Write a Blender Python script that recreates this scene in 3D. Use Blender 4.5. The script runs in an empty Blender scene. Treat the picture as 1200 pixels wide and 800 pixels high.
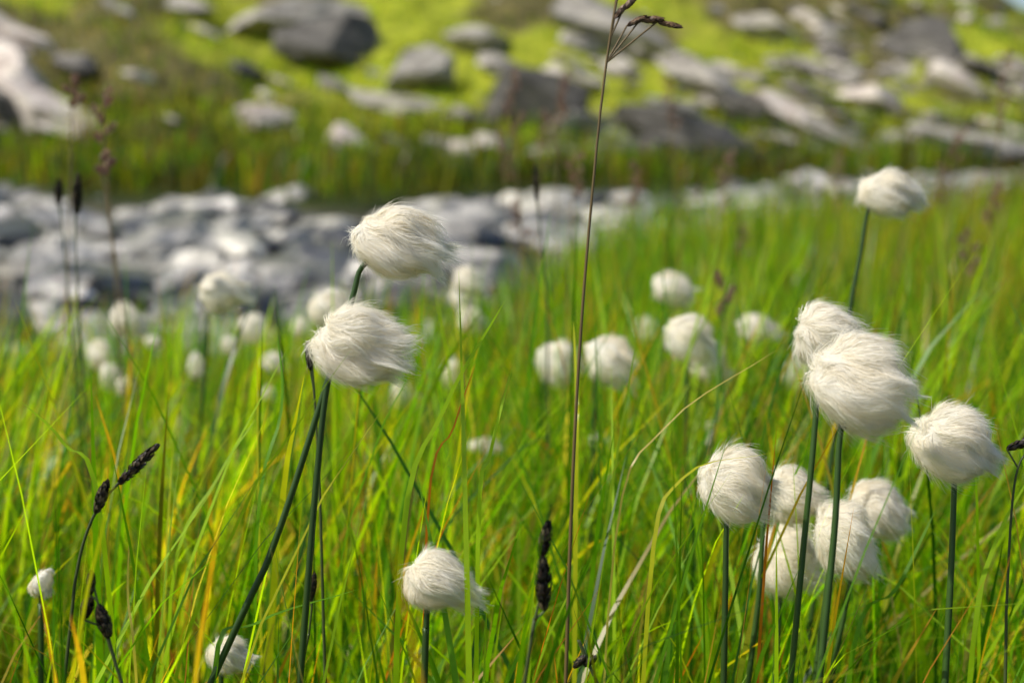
import bpy, bmesh, math
import numpy as np
from mathutils import Vector

scene = bpy.context.scene
CAMH = 0.52
TH = math.atan(250/1667.0)
FOC = 1667.0

# ------------------------------------------------------------------ helpers
def smooth(a, b, x):
    t = np.clip((x-a)/(b-a), 0, 1)
    return t*t*(3-2*t)

def hash2(ix, iy, s=0):
    h = (ix.astype(np.int64)*374761393 + iy.astype(np.int64)*668265263 + s*1442695041) & 0x7fffffff
    h = ((h ^ (h >> 13))*1274126177) & 0x7fffffff
    return ((h ^ (h >> 16)) & 0xffffff)/float(0xffffff)

def vnoise(x, y, s=0):
    x = np.asarray(x, float); y = np.asarray(y, float)
    ix = np.floor(x); iy = np.floor(y)
    fx = x-ix; fy = y-iy
    fx = fx*fx*(3-2*fx); fy = fy*fy*(3-2*fy)
    a = hash2(ix, iy, s); b = hash2(ix+1, iy, s); c = hash2(ix, iy+1, s); d = hash2(ix+1, iy+1, s)
    return (a*(1-fx)+b*fx)*(1-fy)+(c*(1-fx)+d*fx)*fy

def fbm(x, y, s=0, o=4):
    r = 0; a = 0.5; t = 0
    for i in range(o):
        r = r+a*vnoise(x*2**i, y*2**i, s+i*7); t += a; a *= 0.5
    return r/t

def norm(v):
    return v/np.maximum(np.linalg.norm(v, axis=-1, keepdims=True), 1e-9)

def make_mesh(name, parts, mats, smooth_shade=True):
    V = []; C = []; L = []; ls = []; lt = []; mi = []
    off = 0; lo = 0
    for (v, f, c, m) in parts:
        v = np.asarray(v, float).reshape(-1, 3); f = np.asarray(f, int)
        V.append(v)
        c = np.asarray(c, float)
        if c.ndim == 1: c = np.tile(c, (len(v), 1))
        C.append(c.reshape(-1, 3))
        L.append((f+off).ravel())
        k = f.shape[1]; n = f.shape[0]
        ls.append(lo+np.arange(n)*k); lt.append(np.full(n, k)); mi.append(np.full(n, m))
        off += len(v); lo += n*k
    V = np.concatenate(V); C = np.concatenate(C); L = np.concatenate(L)
    ls = np.concatenate(ls); lt = np.concatenate(lt); mi = np.concatenate(mi)
    me = bpy.data.meshes.new(name)
    me.vertices.add(len(V)); me.vertices.foreach_set('co', V.astype(np.float32).ravel())
    me.loops.add(len(L)); me.loops.foreach_set('vertex_index', L.astype(np.int32))
    me.polygons.add(len(ls)); me.polygons.foreach_set('loop_start', ls.astype(np.int32))
    try: me.polygons.foreach_set('loop_total', lt.astype(np.int32))
    except Exception: pass
    me.polygons.foreach_set('material_index', mi.astype(np.int32))
    me.polygons.foreach_set('use_smooth', np.full(len(ls), smooth_shade))
    a = me.attributes.new('tint', 'FLOAT_COLOR', 'POINT')
    a.data.foreach_set('color', np.concatenate([C, np.ones((len(C), 1))], 1).astype(np.float32).ravel())
    for m in mats: me.materials.append(m)
    me.update(calc_edges=True)
    ob = bpy.data.objects.new(name, me)
    scene.collection.objects.link(ob)
    return ob

def ribbons(P, W, S, col):
    N, K, _ = P.shape
    if S.ndim == 2: S = S[:, None, :]
    A = P-S*W[..., None]*0.5; B = P+S*W[..., None]*0.5
    V = np.stack([A, B], 2).reshape(-1, 3)
    base = (np.arange(N)[:, None]*K+np.arange(K-1)[None, :])*2
    F = np.stack([base, base+1, base+3, base+2], -1).reshape(-1, 4)
    if col.ndim == 2: col = np.repeat(col[:, None, :], K, 1)
    C = np.repeat(col[:, :, None, :], 2, 2).reshape(-1, 3)
    return V, F, C

def tube(P, R, sides=7):
    P = np.asarray(P, float); K = len(P); R = np.broadcast_to(np.asarray(R, float), (K,))
    T = norm(np.gradient(P, axis=0))
    ref = np.array([0.0, 1.0, 0.05])
    A = norm(np.cross(T, ref)); B = np.cross(T, A)
    an = np.arange(sides)*2*math.pi/sides
    V = P[:, None]+R[:, None, None]*(np.cos(an)[None, :, None]*A[:, None]+np.sin(an)[None, :, None]*B[:, None])
    i = np.arange(K-1)[:, None]*sides; j = np.arange(sides)[None]; j2 = (j+1) % sides
    F = np.stack([i+j, i+j2, i+sides+j2, i+sides+j], -1).reshape(-1, 4)
    return V.reshape(-1, 3), F

def catmull(pts, n):
    pts = np.asarray(pts, float)
    p = np.vstack([2*pts[0]-pts[1], pts, 2*pts[-1]-pts[-2]])
    m = len(pts)-1
    out = []
    for t in np.linspace(0, m-1e-6, n):
        i = int(t); f = t-i
        a, b, c, d = p[i], p[i+1], p[i+2], p[i+3]
        out.append(0.5*((2*b)+(-a+c)*f+(2*a-5*b+4*c-d)*f*f+(-a+3*b-3*c+d)*f**3))
    return np.array(out)

def world(px, py, d):
    u = (px-600)/FOC; v = (400-py)/FOC
    f = np.array([0, math.cos(TH), -math.sin(TH)]); up = np.array([0, math.sin(TH), math.cos(TH)])
    return np.array([0, 0, CAMH])+d*(f+u*np.array([1.0, 0, 0])+v*up)

# ------------------------------------------------------------------ terrain
NX = [-40, -3, -0.9, -0.3, 0.1, 0.6, 1.5, 3, 6, 40]
NY = [3.2, 3.0, 3.0, 3.4, 4.4, 6.4, 8.0, 10, 15.5, 40]
FX = [-40, -8, -5.5, -3, -1, 0, 2, 5, 8, 40]
FY = [19, 17, 14.5, 11, 10.2, 12, 13.4, 17.0, 21, 44]
def near_edge(x): return np.interp(x, NX, NY)+0.35*(vnoise(x*1.3, x*0+3, 5)-0.5)
def far_edge(x): return np.interp(x, FX, FY)+0.8*(vnoise(x*0.9, x*0+9, 6)-0.5)

def Hgt(x, y):
    x = np.asarray(x, float); y = np.asarray(y, float)
    yn = near_edge(x); yf = far_edge(x)
    s = smooth(yn-0.1, yn+0.5, y)*(1-smooth(yf-0.7, yf+0.1, y))
    z = -0.2*s + 0.03*(fbm(x*1.5, y*1.5, 1)-0.5)*smooth(1.5, 4, y)
    start = 20.0-0.12*np.clip(-x, 0, 20)+0.1*x.clip(0, 30)
    u = y-start
    sp = np.where(u > 20, u, np.log1p(np.exp(np.clip(u*1.2, -30, 30)))/1.2)
    hill = 0.30*sp + 0.012*np.clip(u-8, 0, 40)**1.5
    hill = hill*np.interp(x, [-100, 8, 9.5, 12, 17, 26, 60], [1, 1, 0.93, 0.68, 0.45, 0.27, 0.1])
    z = z+hill+smooth(0, 4, u)*(1.7*(fbm(x*0.25+4, y*0.25, 2)-0.5)+0.7*(fbm(x*0.9, y*0.9, 3)-0.5))
    return z

def hit(px, py):
    """where a line of sight meets the terrain"""
    o = np.array([0, 0, CAMH]); dd = world(px, py, 1.0)-o
    t = np.linspace(2.0, 60, 6000)
    P = o+t[:, None]*dd
    below = P[:, 2] < Hgt(P[:, 0], P[:, 1])
    i = int(np.argmax(below)) if below.any() else 3000
    return P[i], t[i]

# ------------------------------------------------------------------ materials
def newmat(name):
    m = bpy.data.materials.new(name); m.use_nodes = True
    nt = m.node_tree; nt.nodes.clear()
    return m, nt, nt.nodes, nt.links

def leaf_mat(name, trans=0.45, rough=0.45, noise_amt=0.3, tmul=(1.5, 1.45, 0.6), spec=0.35):
    m, nt, N, L = newmat(name)
    out = N.new('ShaderNodeOutputMaterial')
    at = N.new('ShaderNodeAttribute'); at.attribute_name = 'tint'
    tc = N.new('ShaderNodeTexCoord'); no = N.new('ShaderNodeTexNoise'); no.inputs['Scale'].default_value = 60
    L.new(tc.outputs['Object'], no.inputs['Vector'])
    mr = N.new('ShaderNodeMapRange'); mr.inputs[3].default_value = 1-noise_amt; mr.inputs[4].default_value = 1+noise_amt
    L.new(no.outputs['Fac'], mr.inputs[0])
    mul = N.new('ShaderNodeVectorMath'); mul.operation = 'SCALE'
    L.new(at.outputs['Color'], mul.inputs[0]); L.new(mr.outputs[0], mul.inputs['Scale'])
    p = N.new('ShaderNodeBsdfPrincipled'); p.inputs['Roughness'].default_value = rough
    p.inputs['Specular IOR Level'].default_value = spec
    L.new(mul.outputs[0], p.inputs['Base Color'])
    t = N.new('ShaderNodeBsdfTranslucent')
    tm = N.new('ShaderNodeVectorMath'); tm.operation = 'MULTIPLY'; tm.inputs[1].default_value = tmul
    L.new(mul.outputs[0], tm.inputs[0]); L.new(tm.outputs[0], t.inputs['Color'])
    mx = N.new('ShaderNodeMixShader'); mx.inputs[0].default_value = trans
    L.new(p.outputs[0], mx.inputs[1]); L.new(t.outputs[0], mx.inputs[2]); L.new(mx.outputs[0], out.inputs[0])
    return m

M_BLADE = leaf_mat('grass_blade', 0.6, 0.36, tmul=(2.3, 2.25, 0.4), spec=0.45)
M_STEM = leaf_mat('plant_stem', 0.1, 0.4, 0.25)
M_FLUFF = leaf_mat('cotton_fibre', 0.55, 0.6, 0.01, (1.0, 0.985, 0.93), 0.4)
M_SCALE = leaf_mat('sedge_scale', 0.12, 0.5, 0.4, (1.2, 1, 0.8))
M_GLUME = leaf_mat('grass_glume', 0.45, 0.6, 0.3, (1.3, 1.1, 1.0))

def ramp(N, cols):
    r = N.new('ShaderNodeValToRGB'); e = r.color_ramp.elements
    while len(e) < len(cols): e.new(0.5)
    for i, (p, c) in enumerate(cols):
        e[i].position = p; e[i].color = (*c, 1)
    return r

def rock_mat(name, cols, rough=0.75, scale=3.0, bump=0.5, coat=0.0):
    m, nt, N, L = newmat(name)
    out = N.new('ShaderNodeOutputMaterial'); p = N.new('ShaderNodeBsdfPrincipled')
    tc = N.new('ShaderNodeTexCoord')
    n1 = N.new('ShaderNodeTexNoise'); n1.inputs['Scale'].default_value = scale; n1.inputs['Detail'].default_value = 6; n1.inputs['Roughness'].default_value = 0.65
    n2 = N.new('ShaderNodeTexNoise'); n2.inputs['Scale'].default_value = scale*5; n2.inputs['Detail'].default_value = 4
    mp = N.new('ShaderNodeMapping'); mp.inputs['Scale'].default_value = (1, 1, 3); mp.inputs['Rotation'].default_value = (0.3, 0.35, 0)
    L.new(tc.outputs['Object'], mp.inputs[0]); L.new(mp.outputs[0], n1.inputs['Vector']); L.new(tc.outputs['Object'], n2.inputs['Vector'])
    r = ramp(N, cols); L.new(n1.outputs['Fac'], r.inputs[0])
    at = N.new('ShaderNodeAttribute'); at.attribute_name = 'tint'
    mu = N.new('ShaderNodeMix'); mu.data_type = 'RGBA'; mu.blend_type = 'MULTIPLY'; mu.inputs[0].default_value = 1
    L.new(r.outputs[0], mu.inputs[6]); L.new(at.outputs['Color'], mu.inputs[7])
    L.new(mu.outputs[2], p.inputs['Base Color']); p.inputs['Roughness'].default_value = rough
    p.inputs['Coat Weight'].default_value = coat; p.inputs['Coat Roughness'].default_value = 0.12
    b = N.new('ShaderNodeBump'); b.inputs['Strength'].default_value = bump; b.inputs['Distance'].default_value = 0.03
    L.new(n2.outputs['Fac'], b.inputs['Height']); L.new(b.outputs[0], p.inputs['Normal'])
    if coat: L.new(b.outputs[0], p.inputs['Coat Normal'])
    L.new(p.outputs[0], out.inputs[0])
    return m

M_ROCK = rock_mat('granite', [(0.32, (0.08, 0.07, 0.055)), (0.45, (0.27, 0.25, 0.215)), (0.58, (0.48, 0.45, 0.4)), (0.68, (0.2, 0.2, 0.07))], scale=2.5, bump=1.0)
M_PALE = rock_mat('pale_gneiss', [(0.32, (0.24, 0.17, 0.14)), (0.46, (0.58, 0.5, 0.44)), (0.6, (0.8, 0.73, 0.66)), (0.7, (0.24, 0.23, 0.08))], scale=2.5, bump=1.0)
M_WET = rock_mat('wet_stone', [(0.34, (0.07, 0.065, 0.055)), (0.5, (0.36, 0.34, 0.31)), (0.66, (0.7, 0.67, 0.62))], rough=0.3, scale=4, bump=1.0, coat=0.8)

m, nt, N, L = newmat('soil_and_turf'); M_GROUND = m
out = N.new('ShaderNodeOutputMaterial'); p = N.new('ShaderNodeBsdfPrincipled'); p.inputs['Roughness'].default_value = 0.95
p.inputs['Specular IOR Level'].default_value = 0.1
tc = N.new('ShaderNodeTexCoord'); n1 = N.new('ShaderNodeTexNoise'); n1.inputs['Scale'].default_value = 2.2; n1.inputs['Detail'].default_value = 9; n1.inputs['Roughness'].default_value = 0.7
L.new(tc.outputs['Object'], n1.inputs['Vector'])
at = N.new('ShaderNodeAttribute'); at.attribute_name = 'tint'
r = ramp(N, [(0.3, (0.35, 0.35, 0.35)), (0.5, (0.95, 0.95, 0.8)), (0.7, (1.6, 1.4, 1.3))])
L.new(n1.outputs['Fac'], r.inputs[0])
mu = N.new('ShaderNodeMix'); mu.data_type = 'RGBA'; mu.blend_type = 'MULTIPLY'; mu.inputs[0].default_value = 1
L.new(at.outputs['Color'], mu.inputs[6]); L.new(r.outputs[0], mu.inputs[7]); L.new(mu.outputs[2], p.inputs['Base Color'])
b = N.new('ShaderNodeBump'); b.inputs['Distance'].default_value = 0.08; L.new(n1.outputs['Fac'], b.inputs['Height']); L.new(b.outputs[0], p.inputs['Normal'])
L.new(p.outputs[0], out.inputs[0])

m, nt, N, L = newmat('stream_water'); M_WATER = m
out = N.new('ShaderNodeOutputMaterial'); p = N.new('ShaderNodeBsdfPrincipled'); p.inputs['Roughness'].default_value = 0.08
p.inputs['Base Color'].default_value = (0.03, 0.032, 0.027, 1); p.inputs['IOR'].default_value = 1.33
tc = N.new('ShaderNodeTexCoord'); n1 = N.new('ShaderNodeTexNoise'); n1.inputs['Scale'].default_value = 16; n1.inputs['Detail'].default_value = 4
L.new(tc.outputs['Object'], n1.inputs['Vector'])
b = N.new('ShaderNodeBump'); b.inputs['Strength'].default_value = 1.0; b.inputs['Distance'].default_value = 0.3
L.new(n1.outputs['Fac'], b.inputs['Height']); L.new(b.outputs[0], p.inputs['Normal']); L.new(p.outputs[0], out.inputs[0])

# ------------------------------------------------------------------ ground sheet
def axis(fine0, fine1, step, far, growth=1.12):
    a = list(np.arange(fine0, fine1, step)); s = step
    while a[-1] < far: s *= growth; a.append(a[-1]+s)
    return np.array(a)
xp = axis(0, 12, 0.12, 600); xs = np.concatenate([-xp[::-1], xp[1:]])
yp = axis(0, 40, 0.13, 900); yneg = -axis(0.3, 1, 0.3, 300, 1.3)[::-1]
ys = np.concatenate([yneg, yp])
X, Y = np.meshgrid(xs, ys)
Z = np.minimum(Hgt(X, Y), 60)
nx = len(xs); ny = len(ys)
i = np.arange(ny-1)[:, None]*nx+np.arange(nx-1)[None]
F = np.stack([i, i+1, i+nx+1, i+nx], -1).reshape(-1, 4)
yn = near_edge(X); yf = far_edge(X)
bed = smooth(yn-0.05, yn+0.25, Y)*(1-smooth(yf-0.35, yf, Y))
hillm = smooth(19, 22.5, Y)
def hill_patch(x, y):      # bright turf (0) against darker heath / stony ground (1)
    return smooth(0.45, 0.62, fbm(x*0.42+7, y*0.42, 62, 4)+0.05*smooth(-1, 6, x))
hp = hill_patch(X, Y)[..., None]
cm = np.array([0.03, 0.045, 0.008]); ch = np.array([0.27, 0.31, 0.03]); ch2 = np.array([0.14, 0.125, 0.055]); cb = np.array([0.08, 0.075, 0.065])
C = cm*(1-hillm[..., None])+hillm[..., None]*(ch+(ch2-ch)*hp)
C = C*(1-bed[..., None])+cb*bed[..., None]
make_mesh('ground', [(np.stack([X, Y, Z], -1).reshape(-1, 3), F, C.reshape(-1, 3), 0)], [M_GROUND])

xw = np.linspace(-38, 38, 160); tw = np.linspace(0, 1, 16)
XW = np.repeat(xw[None], 16, 0); YW = near_edge(XW)*(1-tw[:, None])+far_edge(XW)*tw[:, None]
i = np.arange(15)[:, None]*160+np.arange(159)[None]
F = np.stack([i, i+1, i+161, i+160], -1).reshape(-1, 4)
make_mesh('stream', [(np.stack([XW, YW, 0*XW-0.12], -1).reshape(-1, 3), F, np.array([1, 1, 1.0]), 0)], [M_WATER])

# ------------------------------------------------------------------ rocks
def ico(sub):
    bm = bmesh.new(); bmesh.ops.create_icosphere(bm, subdivisions=sub, radius=1)
    v = np.array([x.co[:] for x in bm.verts]); f = np.array([[q.index for q in x.verts] for x in bm.faces]); bm.free()
    return v, f
ICO = {s: ico(s) for s in (2, 3, 5)}

def rock(c, s, sub, rng, planes=10, tilt=0.0, yaw=None, rough=0.03):
    v, f = ICO[sub]
    pn = norm(rng.normal(size=(planes, 3))); pd = rng.uniform(0.5, 0.95, planes)
    dots = v @ pn.T
    rr = np.where(dots > 0.05, pd/np.maximum(dots, 0.05), 9).min(1)
    rr = np.minimum(rr, 1.3)
    ph = rng.uniform(0, 6, 6)
    q = v*rr[:, None]
    nse = sum(np.sin(q[:, k % 3]*(3.1+2.9*k)+ph[k]+2*np.sin(q[:, (k+1) % 3]*(2+k)))/(1+0.6*k) for k in range(6))
    q = q*(1+rough*nse)[:, None]*np.array(s)
    a = rng.uniform(0, 6.28) if yaw is None else yaw
    ct, st = math.cos(tilt), math.sin(tilt)
    ca, sa = math.cos(a), math.sin(a)
    Rz = np.array([[ca, -sa, 0], [sa, ca, 0], [0, 0, 1]])
    Ry = np.array([[ct, 0, st], [0, 1, 0], [-st, 0, ct]])
    q = q @ Rz.T @ Ry.T
    return q+np.array(c), f

BO = [(50, 152, 120, 40, 0.5, 1), (-15, 70, 110, 50, 0.5, 1), (75, 168, 80, 22, 0.4, 1), (15, 118, 100, 46, 0.6, 1), (20, 150, 90, 30, 0.4, 2), (40, 60, 60, 26, 0.5, 1),
      (320, 42, 150, 36, -0.1, 0), (395, 82, 110, 76, 0.3, 2), (488, 103, 62, 48, 0.1, 0),
      (455, 128, 100, 24, 0.15, 0), (620, 152, 92, 88, -0.1, 2), (310, 152, 55, 24, 0.1, 1),
      (405, 178, 75, 24, 0.1, 1), (725, 60, 140, 50, 0.45, 0), (690, 168, 80, 34, 0.25, 0), (745, 198, 60, 34, 0.1, 2), (660, 195, 60, 26, 0.2, 0),
      (820, 186, 150, 40, 0.3, 2), (860, 118, 150, 24, 0.5, 0), (940, 148, 150, 22, 0.5, 1), (1010, 188, 110, 22, 0.5, 0), (1035, 128, 74, 26, 0.25, 1), (890, 150, 120, 22, 0.5, 2),
      (1105, 72, 110, 42, 0.45, 2), (1150, 188, 120, 32, 0.3, 0), (910, 45, 70, 20, 0.4, 0), (560, 60, 60, 26, 0.2, 0), (790, 140, 60, 24, 0.4, 0), (1060, 60, 50, 18, 0.4, 0),
      (540, 190, 50, 20, 0, 1), (215, 15, 60, 18, 0, 0), (1130, 110, 80, 20, 0.5, 1), (980, 95, 60, 16, 0.4, 0)]
def mkrock(name, px, py, w, h, tilt, mat, rng, sub=5, sink=0.3, tone=1.0):
    c, d = hit(px, py)
    W = w/FOC*d/2*1.1; Hh = h/FOC*d/2*1.1
    z = Hgt(c[0], c[1])+Hh*(1-sink)
    y = c[1]+W*0.35
    v, f = rock((c[0], y, z), (W*1.1, W*0.75, Hh*1.25), sub, rng, tilt=tilt, yaw=rng.uniform(-0.3, 0.3))
    t = rng.uniform(0.85, 1.15)*tone
    return make_mesh(name, [(v, f, np.array([t, t*0.98, t*0.95]), 0)], [mat], False)
rr = np.random.default_rng(3)
for (px, py, w, h, tl, kind) in BO:
    mkrock('boulder', px, py, w, h, tl, M_PALE if kind == 1 else M_ROCK, rr, tone=0.27 if kind == 2 else 0.95)

parts = []
n = 0
while n < 950:
    x = rr.uniform(-12, 15); y = rr.uniform(19.5, 40)
    if n > 700: x = rr.uniform(0.5, 9); y = rr.uniform(20, 28)
    dens = 0.09+0.9*smooth(-1, 4, x+0.3*(24-y))*float(hill_patch(np.array([x]), np.array([y]))[0])
    if n <= 700 and rr.random() > dens: continue
    s = 0.05+0.30*rr.random()**2.2; z = float(Hgt(x, y))
    v, f = rock((x, y, z+s*0.05), (s*1.6, s, s*rr.uniform(0.3, 0.7)), 2, rr, tilt=0.35)
    t = rr.uniform(0.25, 1.6); parts.append((v, f, np.array([t, t*0.97, t*0.94]), 0)); n += 1
make_mesh('hillside_scree', parts, [M_ROCK], False)

parts = []; n = 0
while n < 1500:
    x = rr.uniform(-9, 10) if rr.random() < 0.7 else rr.uniform(-4, 2); y = rr.uniform(2.8, 22)
    a = float(near_edge(np.array([x]))[0]); b_ = float(far_edge(np.array([x]))[0])
    if not (a-0.1 < y < b_+0.2): continue
    if y < 5.2 and rr.random() < 0.5: continue
    if vnoise(np.array([x*0.9]), np.array([y*0.9]), 44)[0] < 0.44 and rr.random() < 0.82: continue
    s = rr.uniform(0.03, 0.11)+0.16*rr.random()**6+0.003*y
    v, f = rock((x, y, -0.12+s*rr.uniform(-0.15, 0.3)), (s*1.35, s, s*rr.uniform(0.35, 0.8)), 3 if y < 5 else 2, rr, rough=0.03)
    t = (0.12+0.25*rr.random()) if rr.random() < 0.42 else 0.8+0.75*rr.random()
    parts.append((v, f, np.array([t, t*0.98, t*rr.uniform(0.86, 0.96)]), 0)); n += 1
make_mesh('stream_stones', parts, [M_WET], False)
for (px, py, w, h, tl) in [(375, 352, 150, 40, 0.05), (90, 335, 80, 32, 0.2), (180, 318, 70, 32, 0.1), (225, 295, 50, 22, -0.1),
                           (445, 335, 50, 26, 0.1), (510, 290, 50, 18, 0.0), (560, 316, 50, 18, 0.0)]:
    mkrock('stream_boulder', px, py, w, h, tl, M_WET, rr, 5, 0.4, tone=rr.choice([0.4, 0.7, 1.1]))

# ------------------------------------------------------------------ grass
DEEP = np.array([0.028, 0.1, 0.004]); MID = np.array([0.11, 0.255, 0.005]); LIME = np.array([0.27, 0.41, 0.008])
YEL = np.array([0.44, 0.43, 0.02]); STRAW = np.array([0.5, 0.39, 0.13]); RUST = np.array([0.42, 0.13, 0.02]); OLIVE = np.array([0.15, 0.145, 0.015]); BROWN = np.array([0.26, 0.125, 0.05])
def blade_cols(n, probs, rng):
    pal = np.array([DEEP, MID, LIME, YEL, STRAW, RUST, OLIVE, BROWN])
    k = rng.choice(8, n, p=np.array(probs)/sum(probs))
    return pal[k]*rng.uniform(0.65, 1.35, (n, 1))

def blades(x, y, Lh, wid, col, K, rng, wind=0.22, bend=0.7, lean=0.2, tip=0.13):
    n = len(x)
    reddish = (col[:, 0] > 2.4*col[:, 1])
    wid = np.where(reddish, np.minimum(wid, 0.0018+0.0008*y), wid)      # withered leaves roll up thin
    Lh = np.where(reddish, Lh*0.85, Lh)
    th0 = np.abs(rng.normal(0, lean, n)); th1 = np.abs(rng.normal(0.2, bend*0.8, n)).clip(0, 2.2)
    az = rng.uniform(-math.pi, math.pi, n)
    dx = np.cos(az)+wind*2.2; dy = np.sin(az)*0.9
    l = np.hypot(dx, dy)+1e-6; dx /= l; dy /= l
    t = np.linspace(0, 1, K)
    th = th0[:, None]+th1[:, None]*t[None]**1.6
    ds = Lh[:, None]/(K-1)
    hor = np.concatenate([np.zeros((n, 1)), np.cumsum(np.sin(th[:, :-1])*ds, 1)], 1)
    ver = np.concatenate([np.zeros((n, 1)), np.cumsum(np.cos(th[:, :-1])*ds, 1)], 1)
    z0 = Hgt(x, y)-0.01
    P = np.stack([x[:, None]+dx[:, None]*hor, y[:, None]+dy[:, None]*hor, z0[:, None]+ver], -1)
    yaw = rng.normal(0, 0.7, n)
    tw_ = yaw[:, None]+rng.normal(0, 0.5, n)[:, None]*t[None]
    dxx = dx[:, None]; dyy = dy[:, None]
    sx = -dyy*np.cos(tw_)-dxx*np.sin(tw_); sy = dxx*np.cos(tw_)-dyy*np.sin(tw_)
    S = np.stack([sx, sy, 0*sx], -1)
    prof = np.minimum(1, 0.65+t*1.5)*np.sqrt(np.clip(1-t**1.7, 0, 1))+0.03
    W = wid[:, None]*prof[None]
    cc = np.repeat(col[:, None, :], K, 1)
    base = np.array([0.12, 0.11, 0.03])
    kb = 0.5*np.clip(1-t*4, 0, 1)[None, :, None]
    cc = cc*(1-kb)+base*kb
    m = (rng.random(n) < tip)[:, None, None]*(np.clip((t-0.55)/0.45, 0, 1)**1.0)[None, :, None]
    cc = cc*(1-m)+np.array([0.52, 0.22, 0.03])*m
    return ribbons(P, W, S, cc)

g = np.random.default_rng(8)
def scatter(n, y0, y1, k=0.45, m=0.5):
    y = np.sqrt(g.uniform(y0*y0, y1*y1, n)); x = g.uniform(-1, 1, n)*(k*y+m); return x, y
def in_meadow(x, y): return (y < near_edge(x)+0.03) | (y > far_edge(x)-0.15)
def hscale(x, y):
    l = np.interp(y, [0, 0.9, 1.5, 3.0, 6, 30], [1, 1, 0.9, 0.5, 0.42, 0.42])
    r_ = np.interp(y, [0, 1.2, 3, 8, 30], [1, 0.95, 0.9, 0.85, 0.8])
    k = smooth(-0.25, 0.25, x-0.02*y)
    return l*(1-k)+r_*k
parts = []
x, y = scatter(32000, 0.45, 2.1, 0.45, 0.45)
cl = fbm(x*9, y*9, 50, 3); kp = (cl+g.normal(0, 0.1, len(x)) > 0.45); x, y, cl = x[kp], y[kp], cl[kp]
Lh = g.gamma(8, 0.25/8, len(x)).clip(0.07, 0.42)*hscale(x, y)*(0.65+0.7*cl)
Lh = np.where(y < 0.6, np.minimum(Lh, 0.2), Lh)
col = blade_cols(len(x), [0.22, 0.33, 0.30, 0.08, 0.025, 0.035, 0.02, 0.0], g)
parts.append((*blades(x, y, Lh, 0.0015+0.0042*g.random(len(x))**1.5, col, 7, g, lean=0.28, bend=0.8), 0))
x, y = scatter(6000, 0.45, 2.1, 0.45, 0.45)
col = blade_cols(len(x), [0, 0.05, 0.12, 0.2, 0.35, 0.2, 0.05, 0.05], g)
parts.append((*blades(x, y, g.uniform(0.05, 0.24, len(x)), g.uniform(0.0015, 0.003, len(x)), col, 5, g, bend=2.0), 0))
x, y = scatter(32000, 2.0, 5.5, 0.48, 0.7); kp = in_meadow(x, y); x, y = x[kp], y[kp]
cl = fbm(x*4, y*4, 51, 3)
Lh = g.gamma(11, 0.25/11, len(x)).clip(0.08, 0.4)*hscale(x, y)*(0.5+1.0*cl)
warm = smooth(0.0, 0.8, x-0.12*y)[:, None]*0.85
col = blade_cols(len(x), [0.28, 0.38, 0.28, 0.03, 0.01, 0.01, 0.02, 0], g)*(1-warm)+warm*blade_cols(len(x), [0.12, 0.22, 0.25, 0.1, 0.06, 0.06, 0.1, 0.1], g)
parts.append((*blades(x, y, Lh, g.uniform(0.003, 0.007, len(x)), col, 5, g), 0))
x, y = scatter(27000, 5.0, 21, 0.46, 1.0); kp = (y < near_edge(x)+0.03); x, y = x[kp], y[kp]
cl = fbm(x*2, y*1.2, 52, 3)
Lh = g.gamma(11, 0.26/11, len(x)).clip(0.08, 0.4)*hscale(x, y)*(0.5+1.0*cl)
warm = (smooth(-0.2, 1.0, x-0.1*y)*(0.7+0.3*smooth(0.4, 0.6, fbm(x, y*0.7, 53, 3))))[:, None]
col = blade_cols(len(x), [0.27, 0.38, 0.3, 0.03, 0.01, 0.01, 0.03, 0], g)*(1-warm)+warm*0.7*blade_cols(len(x), [0.08, 0.12, 0.17, 0.08, 0.08, 0.06, 0.2, 0.24], g)
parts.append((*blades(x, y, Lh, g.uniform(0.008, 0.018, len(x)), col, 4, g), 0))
make_mesh('meadow_grass', parts, [M_BLADE])

parts = []
x, y = scatter(20000, 9.5, 22.5, 0.5, 2); kp = (y > far_edge(x)-0.1); x, y = x[kp], y[kp]
cl = fbm(x, y, 60, 3)
Lh = g.uniform(0.2, 0.42, len(x))*(0.5+1.0*cl)
col = blade_cols(len(x), [0.25, 0.2, 0.12, 0.06, 0.02, 0.0, 0.38, 0.12], g)*(0.3+0.55*smooth(0.35, 0.65, cl))[:, None]
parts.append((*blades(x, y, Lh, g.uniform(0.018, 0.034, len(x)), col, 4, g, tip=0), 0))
make_mesh('bank_grass', parts, [M_BLADE])
parts = []
x = g.uniform(-16, 19, 45000); y = g.uniform(20.5, 44, 45000)
cl = fbm(x*0.8, y*0.8, 61, 4); kp = cl+g.normal(0, 0.08, len(x)) > 0.42; x, y, cl = x[kp], y[kp], cl[kp]
Lh = g.uniform(0.08, 0.26, len(x))*(0.5+cl)
pt = hill_patch(x, y)[:, None]
col = blade_cols(len(x), [0.05, 0.22, 0.45, 0.3, 0.05, 0, 0.02, 0], g)*(1-pt)*0.95+pt*0.65*blade_cols(len(x), [0.2, 0.2, 0.15, 0.1, 0.05, 0.0, 0.2, 0.1], g)
parts.append((*blades(x, y, Lh, g.uniform(0.02, 0.045, len(x)), col, 3, g, tip=0), 0))
make_mesh('hillside_grass', parts, [M_BLADE])

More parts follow.
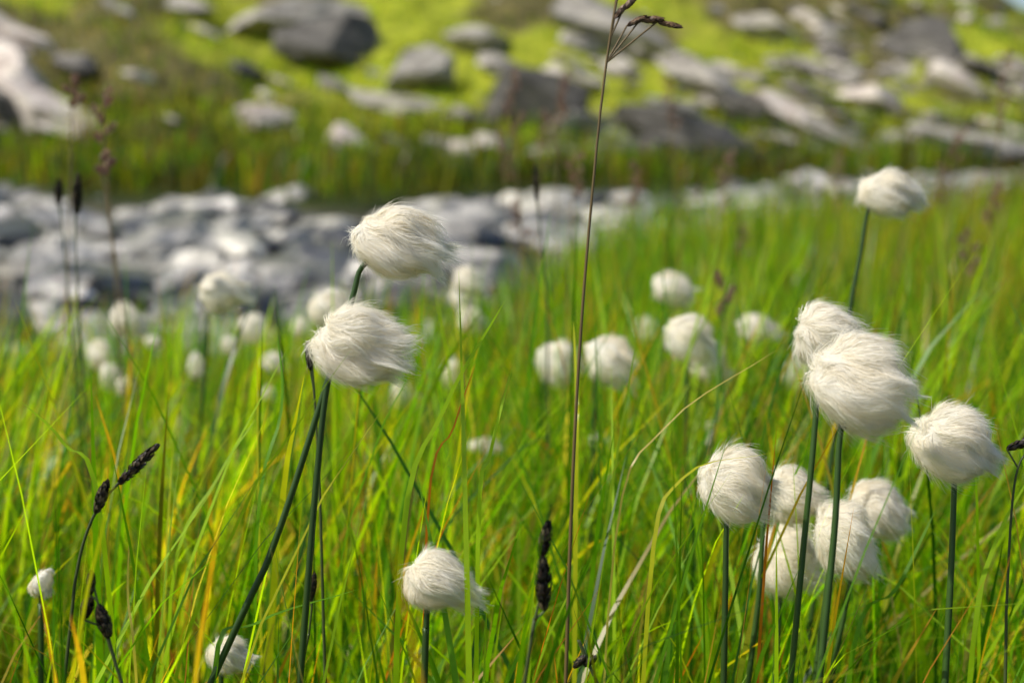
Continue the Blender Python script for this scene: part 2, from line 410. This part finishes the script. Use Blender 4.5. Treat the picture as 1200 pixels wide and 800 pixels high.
# ------------------------------------------------------------------ cotton grass
f_ = np.random.default_rng(21)
STEMC = np.array([0.035, 0.075, 0.015])
def flow_fibres(c, w, h, ang, n, wid, rng, taper, K=8):
    Fv = norm(np.array([math.cos(ang), rng.uniform(-0.2, 0.2), math.sin(ang)]))
    U = norm(np.array([0, 0, 1.0])-Fv*Fv[2]); V = np.cross(Fv, U)
    a = w*0.41; b = h*0.475; dp = (b*0.6+a*0.4)
    c = c-Fv*w*0.06
    M = np.stack([Fv, U, V])
    ph = rng.uniform(0, 6.28, 14)
    def shape(s):
        lump = 1+0.07*np.sin(s[..., 0]*2.3+ph[0]+s[..., 1]*3)+0.06*np.sin(s[..., 1]*4+ph[1]+s[..., 2]*3.5)+0.045*np.sin(s[..., 2]*7+ph[2]+s[..., 1]*5)+0.03*np.sin(s[..., 1]*11+ph[9]+s[..., 0]*4)
        tp = 1+taper*s[..., 0:1]
        q = s*np.array([a, b, dp])*lump[..., None]*np.concatenate([np.ones_like(tp), tp, tp], -1)
        q[..., 1] -= b*0.09*(s[..., 0]+0.3)**2*np.sign(s[..., 0]+0.3)      # lee side droops
        return q
    nl = max(40, n//22)
    ls = norm(rng.normal(size=(nl, 3))); lj = rng.normal(0, 0.16, (nl, 3)); ll = rng.uniform(0.0, 0.05, nl); lL = rng.uniform(0.45, 0.9, nl)
    li = rng.integers(0, nl, n)
    s = norm(ls[li]+rng.normal(0, 0.13, (n, 3)))
    lift = ll[li]+rng.uniform(0.0, 0.05, n); fly = rng.random(n) < 0.06
    lift = np.where(fly, rng.uniform(0.1, 0.4, n), lift)
    L = lL[li]*rng.uniform(0.7, 1.1, n)*a
    p = s*rng.uniform(0.93, 1.01, n)[:, None]
    pts = [p.copy()]
    stp = (L/a/(K-1))[:, None]
    jit = rng.normal(0, 0.05, (n, 3))+lj[li]
    jit[fly] += rng.normal(0, 0.22, (int(fly.sum()), 3))
    curl = rng.normal(0, 0.11, (n, 3))
    d = None
    for k in range(K-1):
        nn = norm(p)
        q = nn*3.0
        coh = np.stack([0*q[:, 0], np.sin(q[:, 0]*1.3+q[:, 2]*1.9+ph[3])+0.7*np.sin(q[:, 1]*3.1+q[:, 0]*2+ph[4])+0.4*np.sin(q[:, 2]*5+ph[8]),
                        np.sin(q[:, 1]*1.7+q[:, 0]*1.2+ph[5])+0.7*np.sin(q[:, 0]*3.3+q[:, 1]*2.7+ph[6])], -1)*0.36
        fl = np.array([1.0, 0, 0])+coh+np.array([0, -0.3, 0])
        rad = (fl*nn).sum(1, keepdims=True)
        lee = smooth(0.3, 0.85, nn[:, 0:1])
        tang = norm(fl-nn*rad*(1-0.45*lee)-nn*lee*0.2*(k/K))
        nd = norm(tang+nn*lift[:, None]+jit+curl*math.sin(k*1.1))
        d = nd if d is None else norm(0.4*d+0.6*nd)
        p = p+d*stp
        r_ = np.linalg.norm(p, axis=-1, keepdims=True)
        p = np.where((r_ < 0.95), p/r_*0.96, p)
        pts.append(p.copy())
    P = np.stack(pts, 1)
    r = np.linalg.norm(P, axis=-1, keepdims=True)
    nrm = (P/r/np.array([a, b, dp])); nrm = norm(nrm @ M)
    Pw = shape(P/r)*r
    Pw = Pw @ M + c
    T = norm(np.gradient(Pw, axis=1))
    S = norm(np.cross(T, nrm)+0.28*rng.normal(size=(n, 1, 3)))
    t = np.linspace(0, 1, K)
    W = wid*rng.uniform(0.6, 1.3, (n, 1))*(1-0.75*t**2)[None]
    W = W*np.where(fly, 0.6, 1.0)[:, None]
    tone = rng.uniform(0.93, 0.98, (n, 1))
    warm = np.clip(rng.normal(0.03, 0.015, (n, 1))+0.05*(rng.random(nl)[li][:, None]), 0, 0.12)
    col = np.concatenate([tone, tone*(1-warm*0.6), tone*(1-warm*2.0)], 1)
    rb = ribbons(Pw, W, S, col)
    nu, nv = 28, 16
    uu = np.linspace(0, 2*math.pi, nu, endpoint=False); vv = np.linspace(0.02, math.pi-0.02, nv)
    sp = np.stack([np.cos(vv)[:, None]+0*uu[None], np.sin(vv)[:, None]*np.cos(uu)[None], np.sin(vv)[:, None]*np.sin(uu)[None]], -1).reshape(-1, 3)
    core = shape(sp)*0.93 @ M + c
    i = np.arange(nv-1)[:, None]*nu; j = np.arange(nu)[None]; j2 = (j+1) % nu
    CF = np.stack([i+j, i+j2, i+nu+j2, i+nu+j], -1).reshape(-1, 4)
    return rb, (core, CF), M

def cotton(px, py, w, h, ang=-0.15, d=None, attach=None, stem=None, near=False, taper=None, dd=0.0):
    if d is None:
        d = 0.049*FOC/w
        z = world(px, py, d)[2]
        if z < 0.2:
            d = d*(CAMH-0.2)/(CAMH-z)
    c = world(px, py, d); W = w/FOC*d; Hh = h/FOC*d
    n = 7500 if near else (1500 if w > 40 else 800)
    wid = 0.00024 if near else 0.0009
    if taper is None: taper = f_.uniform(-0.13, 0.12)
    rb, core, M = flow_fibres(c, W, Hh, ang, n, wid, f_, taper, 8 if near else 6)
    if attach is None: attach = (px-w*f_.uniform(0.05, 0.3), py+h*0.38)
    if stem is None:
        lx = f_.uniform(-25, 8)*w/80
        stem = [(attach[0]+lx*0.4, attach[1]+w*0.9), (attach[0]+lx, attach[1]+w*2)]
    pts = [c*0.6+world(*attach, d)*0.4, world(*attach, d)]+[world(a, b, d) for a, b in stem]
    last, prev = pts[-1], pts[-2]
    dr = norm(last-prev); dr[2] = min(dr[2], -0.75)
    if last[2] > 0.02: pts.append(last+dr*(last[2]+0.01)/(-dr[2]))
    SP = catmull(pts, 26)
    R = np.linspace(0.0013, 0.0020, 26)
    tv, tf = tube(SP, R)
    parts = [(rb[0], rb[1], rb[2], 0), (core[0], core[1], np.array([0.97, 0.94, 0.87]), 0), (tv, tf, STEMC*f_.uniform(0.8, 1.3), 1)]
    nb = 9; az = f_.uniform(0, 6.28, nb); bl = f_.uniform(0.005, 0.010, nb); t = np.linspace(0, 1, 4)
    axis_ = norm(c-world(*attach, d))
    b0 = world(*attach, d)
    o = np.stack([np.cos(az), np.sin(az), 0*az], -1)
    P = b0+bl[:, None, None]*t[None, :, None]*(axis_*0.9+o[:, None]*0.5)
    S = np.stack([-np.sin(az), np.cos(az), 0*az], -1)
    W_ = 0.0024*np.sqrt(np.clip(1-t**2, 0, 1))[None]*np.ones((nb, 1))+0.0002
    V, F, C = ribbons(P, W_, S, np.tile([0.07, 0.05, 0.03], (nb, 1)))
    parts.append((V, F, C, 1))
    return make_mesh('cotton_grass', parts, [M_FLUFF, M_STEM])

cotton(470, 284, 116, 82, -0.12, 0.725, (424, 313), [(412, 352), (378, 465), (320, 640), (265, 760)], True)
cotton(423, 403, 118, 92, 0.06, 0.71, (386, 440), [(371, 560), (352, 790)], True, 0.08)
cotton(1011, 448, 124, 118, 0.12, 0.69, (985, 506), [(978, 620), (960, 798)], True, 0.03)
cotton(973, 394, 88, 74, -0.05, 0.78, (957, 425), [(955, 500), (930, 760)], True)
cotton(1122, 517, 106, 88, -0.02, 0.74, (1119, 550), [(1115, 660), (1108, 790)], True, -0.05)
cotton(866, 567, 92, 84, -0.08, 0.76, (852, 606), [(850, 690), (848, 798)], True)
cotton(928, 580, 66, 64, -0.15, 0.84, (897, 598), [(890, 690), (878, 790)], True)
cotton(924, 655, 78, 84, -0.2, 0.88, (915, 690), [(912, 740), (908, 798)], True)
cotton(992, 630, 82, 88, -0.1, 0.82, (972, 670), [(965, 720), (955, 798)], True)
cotton(1031, 596, 74, 66, -0.15, 0.87, (1010, 625), [(995, 690), (975, 790)], True)
cotton(519, 681, 94, 64, -0.26, 0.72, (502, 705), [(499, 740), (497, 798)], True, -0.12)
cotton(268, 767, 50, 42, -0.2, 0.82, None, None, True)
cotton(1045, 226, 76, 52, 0.0, 1.02, (1018, 245), [(1008, 300), (996, 362), (985, 450)], True)
cotton(50, 684, 26, 34, -0.5, 0.85)
for a in [(790, 338, 52, 38), (655, 424, 56, 52), (717, 421, 66, 56), (811, 397, 66, 60), (831, 425, 50, 46), (758, 388, 33, 33), (889, 385, 50, 32),
          (551, 330, 44, 34), (545, 350, 36, 28), (554, 375, 38, 32), (262, 342, 60, 46), (390, 361, 56, 40), (150, 375, 44, 36), (118, 415, 30, 34), (132, 440, 30, 30),
          (298, 385, 40, 34), (322, 424, 30, 26), (355, 383, 26, 22), (230, 428, 20, 32), (474, 463, 34, 30), (530, 436, 26, 32), (270, 405, 24, 22),
          (148, 452, 22, 20), (935, 436, 38, 44), (705, 517, 26, 20), (835, 500, 20, 16), (180, 400, 20, 16), (570, 522, 40, 18), (317, 462, 20, 14)]:
    cotton(*a, ang=f_.uniform(-0.3, 0.05))

# ------------------------------------------------------------------ sedges and seeded stalks
def scales(p0, p1, rad, n, rng, cols, sl=0.004, sw=0.0016):
    p0 = np.array(p0); p1 = np.array(p1); ax = norm(p1-p0); ln = np.linalg.norm(p1-p0)
    t = rng.uniform(0, 1, n); az = rng.uniform(0, 6.28, n)
    A = norm(np.cross(ax, [0, 1, 0.1])); B = np.cross(ax, A)
    o = np.cos(az)[:, None]*A+np.sin(az)[:, None]*B
    rr_ = rad*(np.sin(math.pi*np.clip(t*0.85+0.12, 0, 1))**0.6)
    k = np.linspace(0, 1, 4)
    st = p0+(t*ln)[:, None]*ax+o*rr_[:, None]*0.5
    P = st[:, None]+sl*k[None, :, None]*(ax*0.85)[None, None]+o[:, None]*(rr_[:, None]*0.6*np.sin(k*2.2)[None])[..., None]
    S = norm(np.cross(o, ax))
    W = sw*np.sin(math.pi*(k*0.8+0.2))[None]*rng.uniform(0.7, 1.2, (n, 1))+0.0001
    col = np.array(cols)[rng.integers(0, len(cols), n)]*rng.uniform(0.6, 1.3, (n, 1))
    return ribbons(P, W, S, col)
DARK = [(0.02, 0.014, 0.01), (0.035, 0.02, 0.014), (0.012, 0.01, 0.009), (0.12, 0.09, 0.05)]
PURP = [(0.28, 0.15, 0.13), (0.36, 0.22, 0.17), (0.18, 0.1, 0.09), (0.45, 0.34, 0.24)]
def stalk(name, d, pts, spikes, cols, sr=0.0008, srad=0.0028, n=130, stemc=(0.06, 0.08, 0.025), open_=False):
    W = [world(a, b, d) for a, b in pts]
    last, prev = W[-1], W[-2]; dr = norm(last-prev); dr[2] = min(dr[2], -0.8)
    if last[2] > 0.02: W.append(last+dr*(last[2]+0.01)/(-dr[2]))
    SP = catmull(W, 34); tv, tf = tube(SP, np.linspace(sr*0.6, sr*1.3, 34), 6)
    parts = [(tv, tf, np.array(stemc), 0)]
    for (a, b, c_, e, *r) in spikes:
        p0 = world(a, b, d); p1 = world(c_, e, d)
        rad = r[0] if r else srad
        V, F, C = scales(p0, p1, rad, n, f_, cols, sl=0.005 if open_ else max(0.004, rad*1.4), sw=0.0018 if open_ else max(0.0016, rad*0.6)); parts.append((V, F, C, 1))
        if not open_:
            ax = np.linspace(0, 1, 8)[:, None]; cp = p0*(1-ax)+p1*ax
            tv, tf = tube(cp, rad*0.6*np.sin(math.pi*(np.linspace(0, 1, 8)*0.9+0.07)), 6); parts.append((tv, tf, np.array(cols[0]), 1))
        k = np.argmin(np.linalg.norm(SP-p0, axis=1)); q = SP[min(k+2, len(SP)-1)]
        tv, tf = tube(np.stack([q, (p0+q)/2, p0]), 0.0005, 5); parts.append((tv, tf, np.array(stemc), 0))
    return make_mesh(name, parts, [M_STEM, M_GLUME if open_ else M_SCALE])
stalk('sedge', 0.70, [(160, 546), (133, 572), (108, 608), (90, 670), (76, 790)], [(138, 568, 182, 524), (112, 602, 124, 568)], DARK)
stalk('sedge', 0.66, [(108, 678), (122, 735), (142, 798)], [(106, 697, 107, 674, 0.002), (98, 726, 104, 704), (128, 748, 118, 716, 0.0033)], DARK)
stalk('sedge', 0.64, [(640, 620), (634, 690), (624, 740), (615, 798)], [(634, 654, 642, 616), (638, 716, 636, 660, 0.0036)], DARK)
stalk('sedge', 0.74, [(1215, 515), (1190, 560), (1180, 700), (1178, 798)], [(1180, 526, 1216, 512, 0.0025)], DARK)
stalk('sedge', 1.25, [(92, 208), (88, 260), (92, 360), (100, 480)], [(90, 252, 91, 208, 0.0045)], DARK, 0.001)
stalk('sedge', 1.35, [(68, 212), (74, 280), (85, 400), (95, 500)], [(68, 240, 69, 214, 0.004)], DARK, 0.001)
stalk('sedge', 1.3, [(628, 190), (630, 240), (640, 340), (642, 460)], [(629, 235, 628, 195, 0.003)], DARK, 0.001)
stalk('sedge', 0.80, [(363, 408), (366, 430), (374, 560), (380, 760)], [(364, 435, 361, 405, 0.002)], DARK)
stalk('sedge', 0.72, [(672, 775), (690, 778), (700, 800)], [(672, 782, 682, 772, 0.002), (684, 780, 694, 772, 0.002)], DARK)
stalk('sedge', 0.78, [(368, 680), (362, 740), (350, 798)], [(364, 704, 368, 676, 0.002)], DARK)
stalk('grass_culm', 0.7, [(738, -35), (722, 5), (706, 110), (692, 250), (682, 370), (674, 500), (668, 640), (663, 798)],
      [(735, 30, 752, 22, 0.0014), (750, 24, 772, 23, 0.0017), (770, 26, 794, 31, 0.0013), (720, 22, 730, 10, 0.0014), (730, 12, 742, 0, 0.0016), (722, 0, 730, -20, 0.0016)],
      [(0.16, 0.09, 0.05), (0.25, 0.15, 0.08), (0.1, 0.06, 0.04)], 0.0008, n=60, stemc=(0.14, 0.095, 0.035))
for (px, py, ln, d) in [(600, 80, 80, 1.9), (655, 88, 60, 2.0), (590, 150, 60, 2.2), (672, 180, 50, 1.8), (640, 130, 40, 2.4), (120, 105, 60, 1.4), (85, 90, 35, 1.5), (118, 180, 26, 1.3),
                        (785, 90, 60, 2.4), (850, 178, 40, 2.2), (745, 190, 50, 2.1), (1172, 60, 90, 2.0), (1120, 150, 40, 2.3), (1160, 215, 45, 2.0), (848, 320, 50, 1.4), (1100, 190, 50, 2.6), (980, 180, 40, 2.8), (610, 235, 40, 2.0), (1135, 270, 50, 1.7), (870, 265, 35, 2.4)]:
    sp = []
    for k in range(6):
        o = f_.uniform(-10, 14); yy = py+ln*k/6
        sp.append((px+o*0.3, yy+ln*0.22, px+o, yy, 0.0045*d/1.5))
    lx = f_.uniform(-14, 14)
    stalk('seeding_grass', d, [(px, py), (px+lx*0.2, py+ln), (px+lx, py+ln*3)], sp, PURP, 0.0008, n=40, stemc=(0.2, 0.14, 0.06), open_=True)

lead = [((675, 560), (676, 470), (672, 376), YEL, 0.0030), ((470, 650), (520, 480), (592, 352), LIME, 0.003), ((560, 640), (575, 530), (600, 430), LIME, 0.0028),
        ((200, 700), (255, 560), (300, 490), LIME, 0.003), ((120, 620), (75, 520), (25, 470), LIME, 0.0026), ((760, 700), (800, 560), (905, 530), YEL, 0.0022),
        ((500, 620), (532, 500), (556, 430), RUST, 0.0014), ((720, 640), (780, 500), (910, 410), STRAW, 0.0014), ((30, 800), (45, 700), (95, 640), YEL, 0.003),
        ((1000, 760), (1050, 690), (1095, 600), MID, 0.003), ((1140, 760), (1165, 640), (1205, 560), LIME, 0.003), ((300, 640), (330, 480), (325, 390), MID, 0.0025),
        ((250, 800), (300, 730), (420, 690), MID, 0.0035), ((700, 800), (760, 740), (820, 720), LIME, 0.003), ((160, 800), (150, 700), (152, 620), STRAW, 0.0015)]
parts = []
for (a, b, c_, col, wd) in lead:
    d = f_.uniform(0.68, 0.85)
    A_, B_, C_ = world(*a, d), world(*b, d+0.01), world(*c_, d+0.02)
    root = A_.copy(); root[2] = 0.0; root[0] -= (B_[0]-A_[0])*0.4
    SP = catmull([root, A_, B_, C_], 16)
    t = np.linspace(0, 1, 16)
    parts.append((*ribbons(SP[None], (wd*np.sqrt(np.clip(1-t**2.2, 0, 1))+0.0001)[None], norm(np.array([[1.0, f_.uniform(-0.8, 0.8), 0]])), np.tile(col*1.1, (1, 1))), 0))
make_mesh('long_sedge_leaves', parts, [M_BLADE])

# ------------------------------------------------------------------ light, sky, camera
sun_dir = Vector((-0.72, -0.20, 0.90)).normalized()      # towards the sun
el = math.asin(sun_dir.z); azm = math.atan2(sun_dir.x, sun_dir.y)
w = bpy.data.worlds.new("World"); scene.world = w; w.use_nodes = True
nt = w.node_tree; nt.nodes.clear()
sky = nt.nodes.new('ShaderNodeTexSky'); sky.sky_type = 'NISHITA'; sky.sun_disc = False
sky.sun_elevation = el; sky.sun_rotation = azm; sky.altitude = 1200; sky.dust_density = 4.0
bg = nt.nodes.new('ShaderNodeBackground'); bg.inputs[1].default_value = 0.13
wo = nt.nodes.new('ShaderNodeOutputWorld'); nt.links.new(sky.outputs[0], bg.inputs[0]); nt.links.new(bg.outputs[0], wo.inputs[0])
sl = bpy.data.lights.new('sun', 'SUN'); sl.energy = 5.0; sl.angle = math.radians(0.5); sl.color = (1, 0.95, 0.85)
so = bpy.data.objects.new('sun', sl); scene.collection.objects.link(so)
so.rotation_euler = sun_dir.to_track_quat('Z', 'Y').to_euler()

cd = bpy.data.cameras.new('camera'); cam = bpy.data.objects.new('camera', cd); scene.collection.objects.link(cam)
cd.sensor_width = 36; cd.lens = FOC/1200*36; cd.clip_start = 0.02; cd.clip_end = 3000
cam.location = (0, 0, CAMH); cam.rotation_euler = (math.pi/2-TH, 0, 0)
cd.dof.use_dof = True; cd.dof.focus_distance = 0.74; cd.dof.aperture_fstop = 6.0; cd.dof.aperture_blades = 0
scene.camera = cam
scene.view_settings.view_transform = 'Standard'; scene.view_settings.look = 'None'; scene.view_settings.exposure = 0
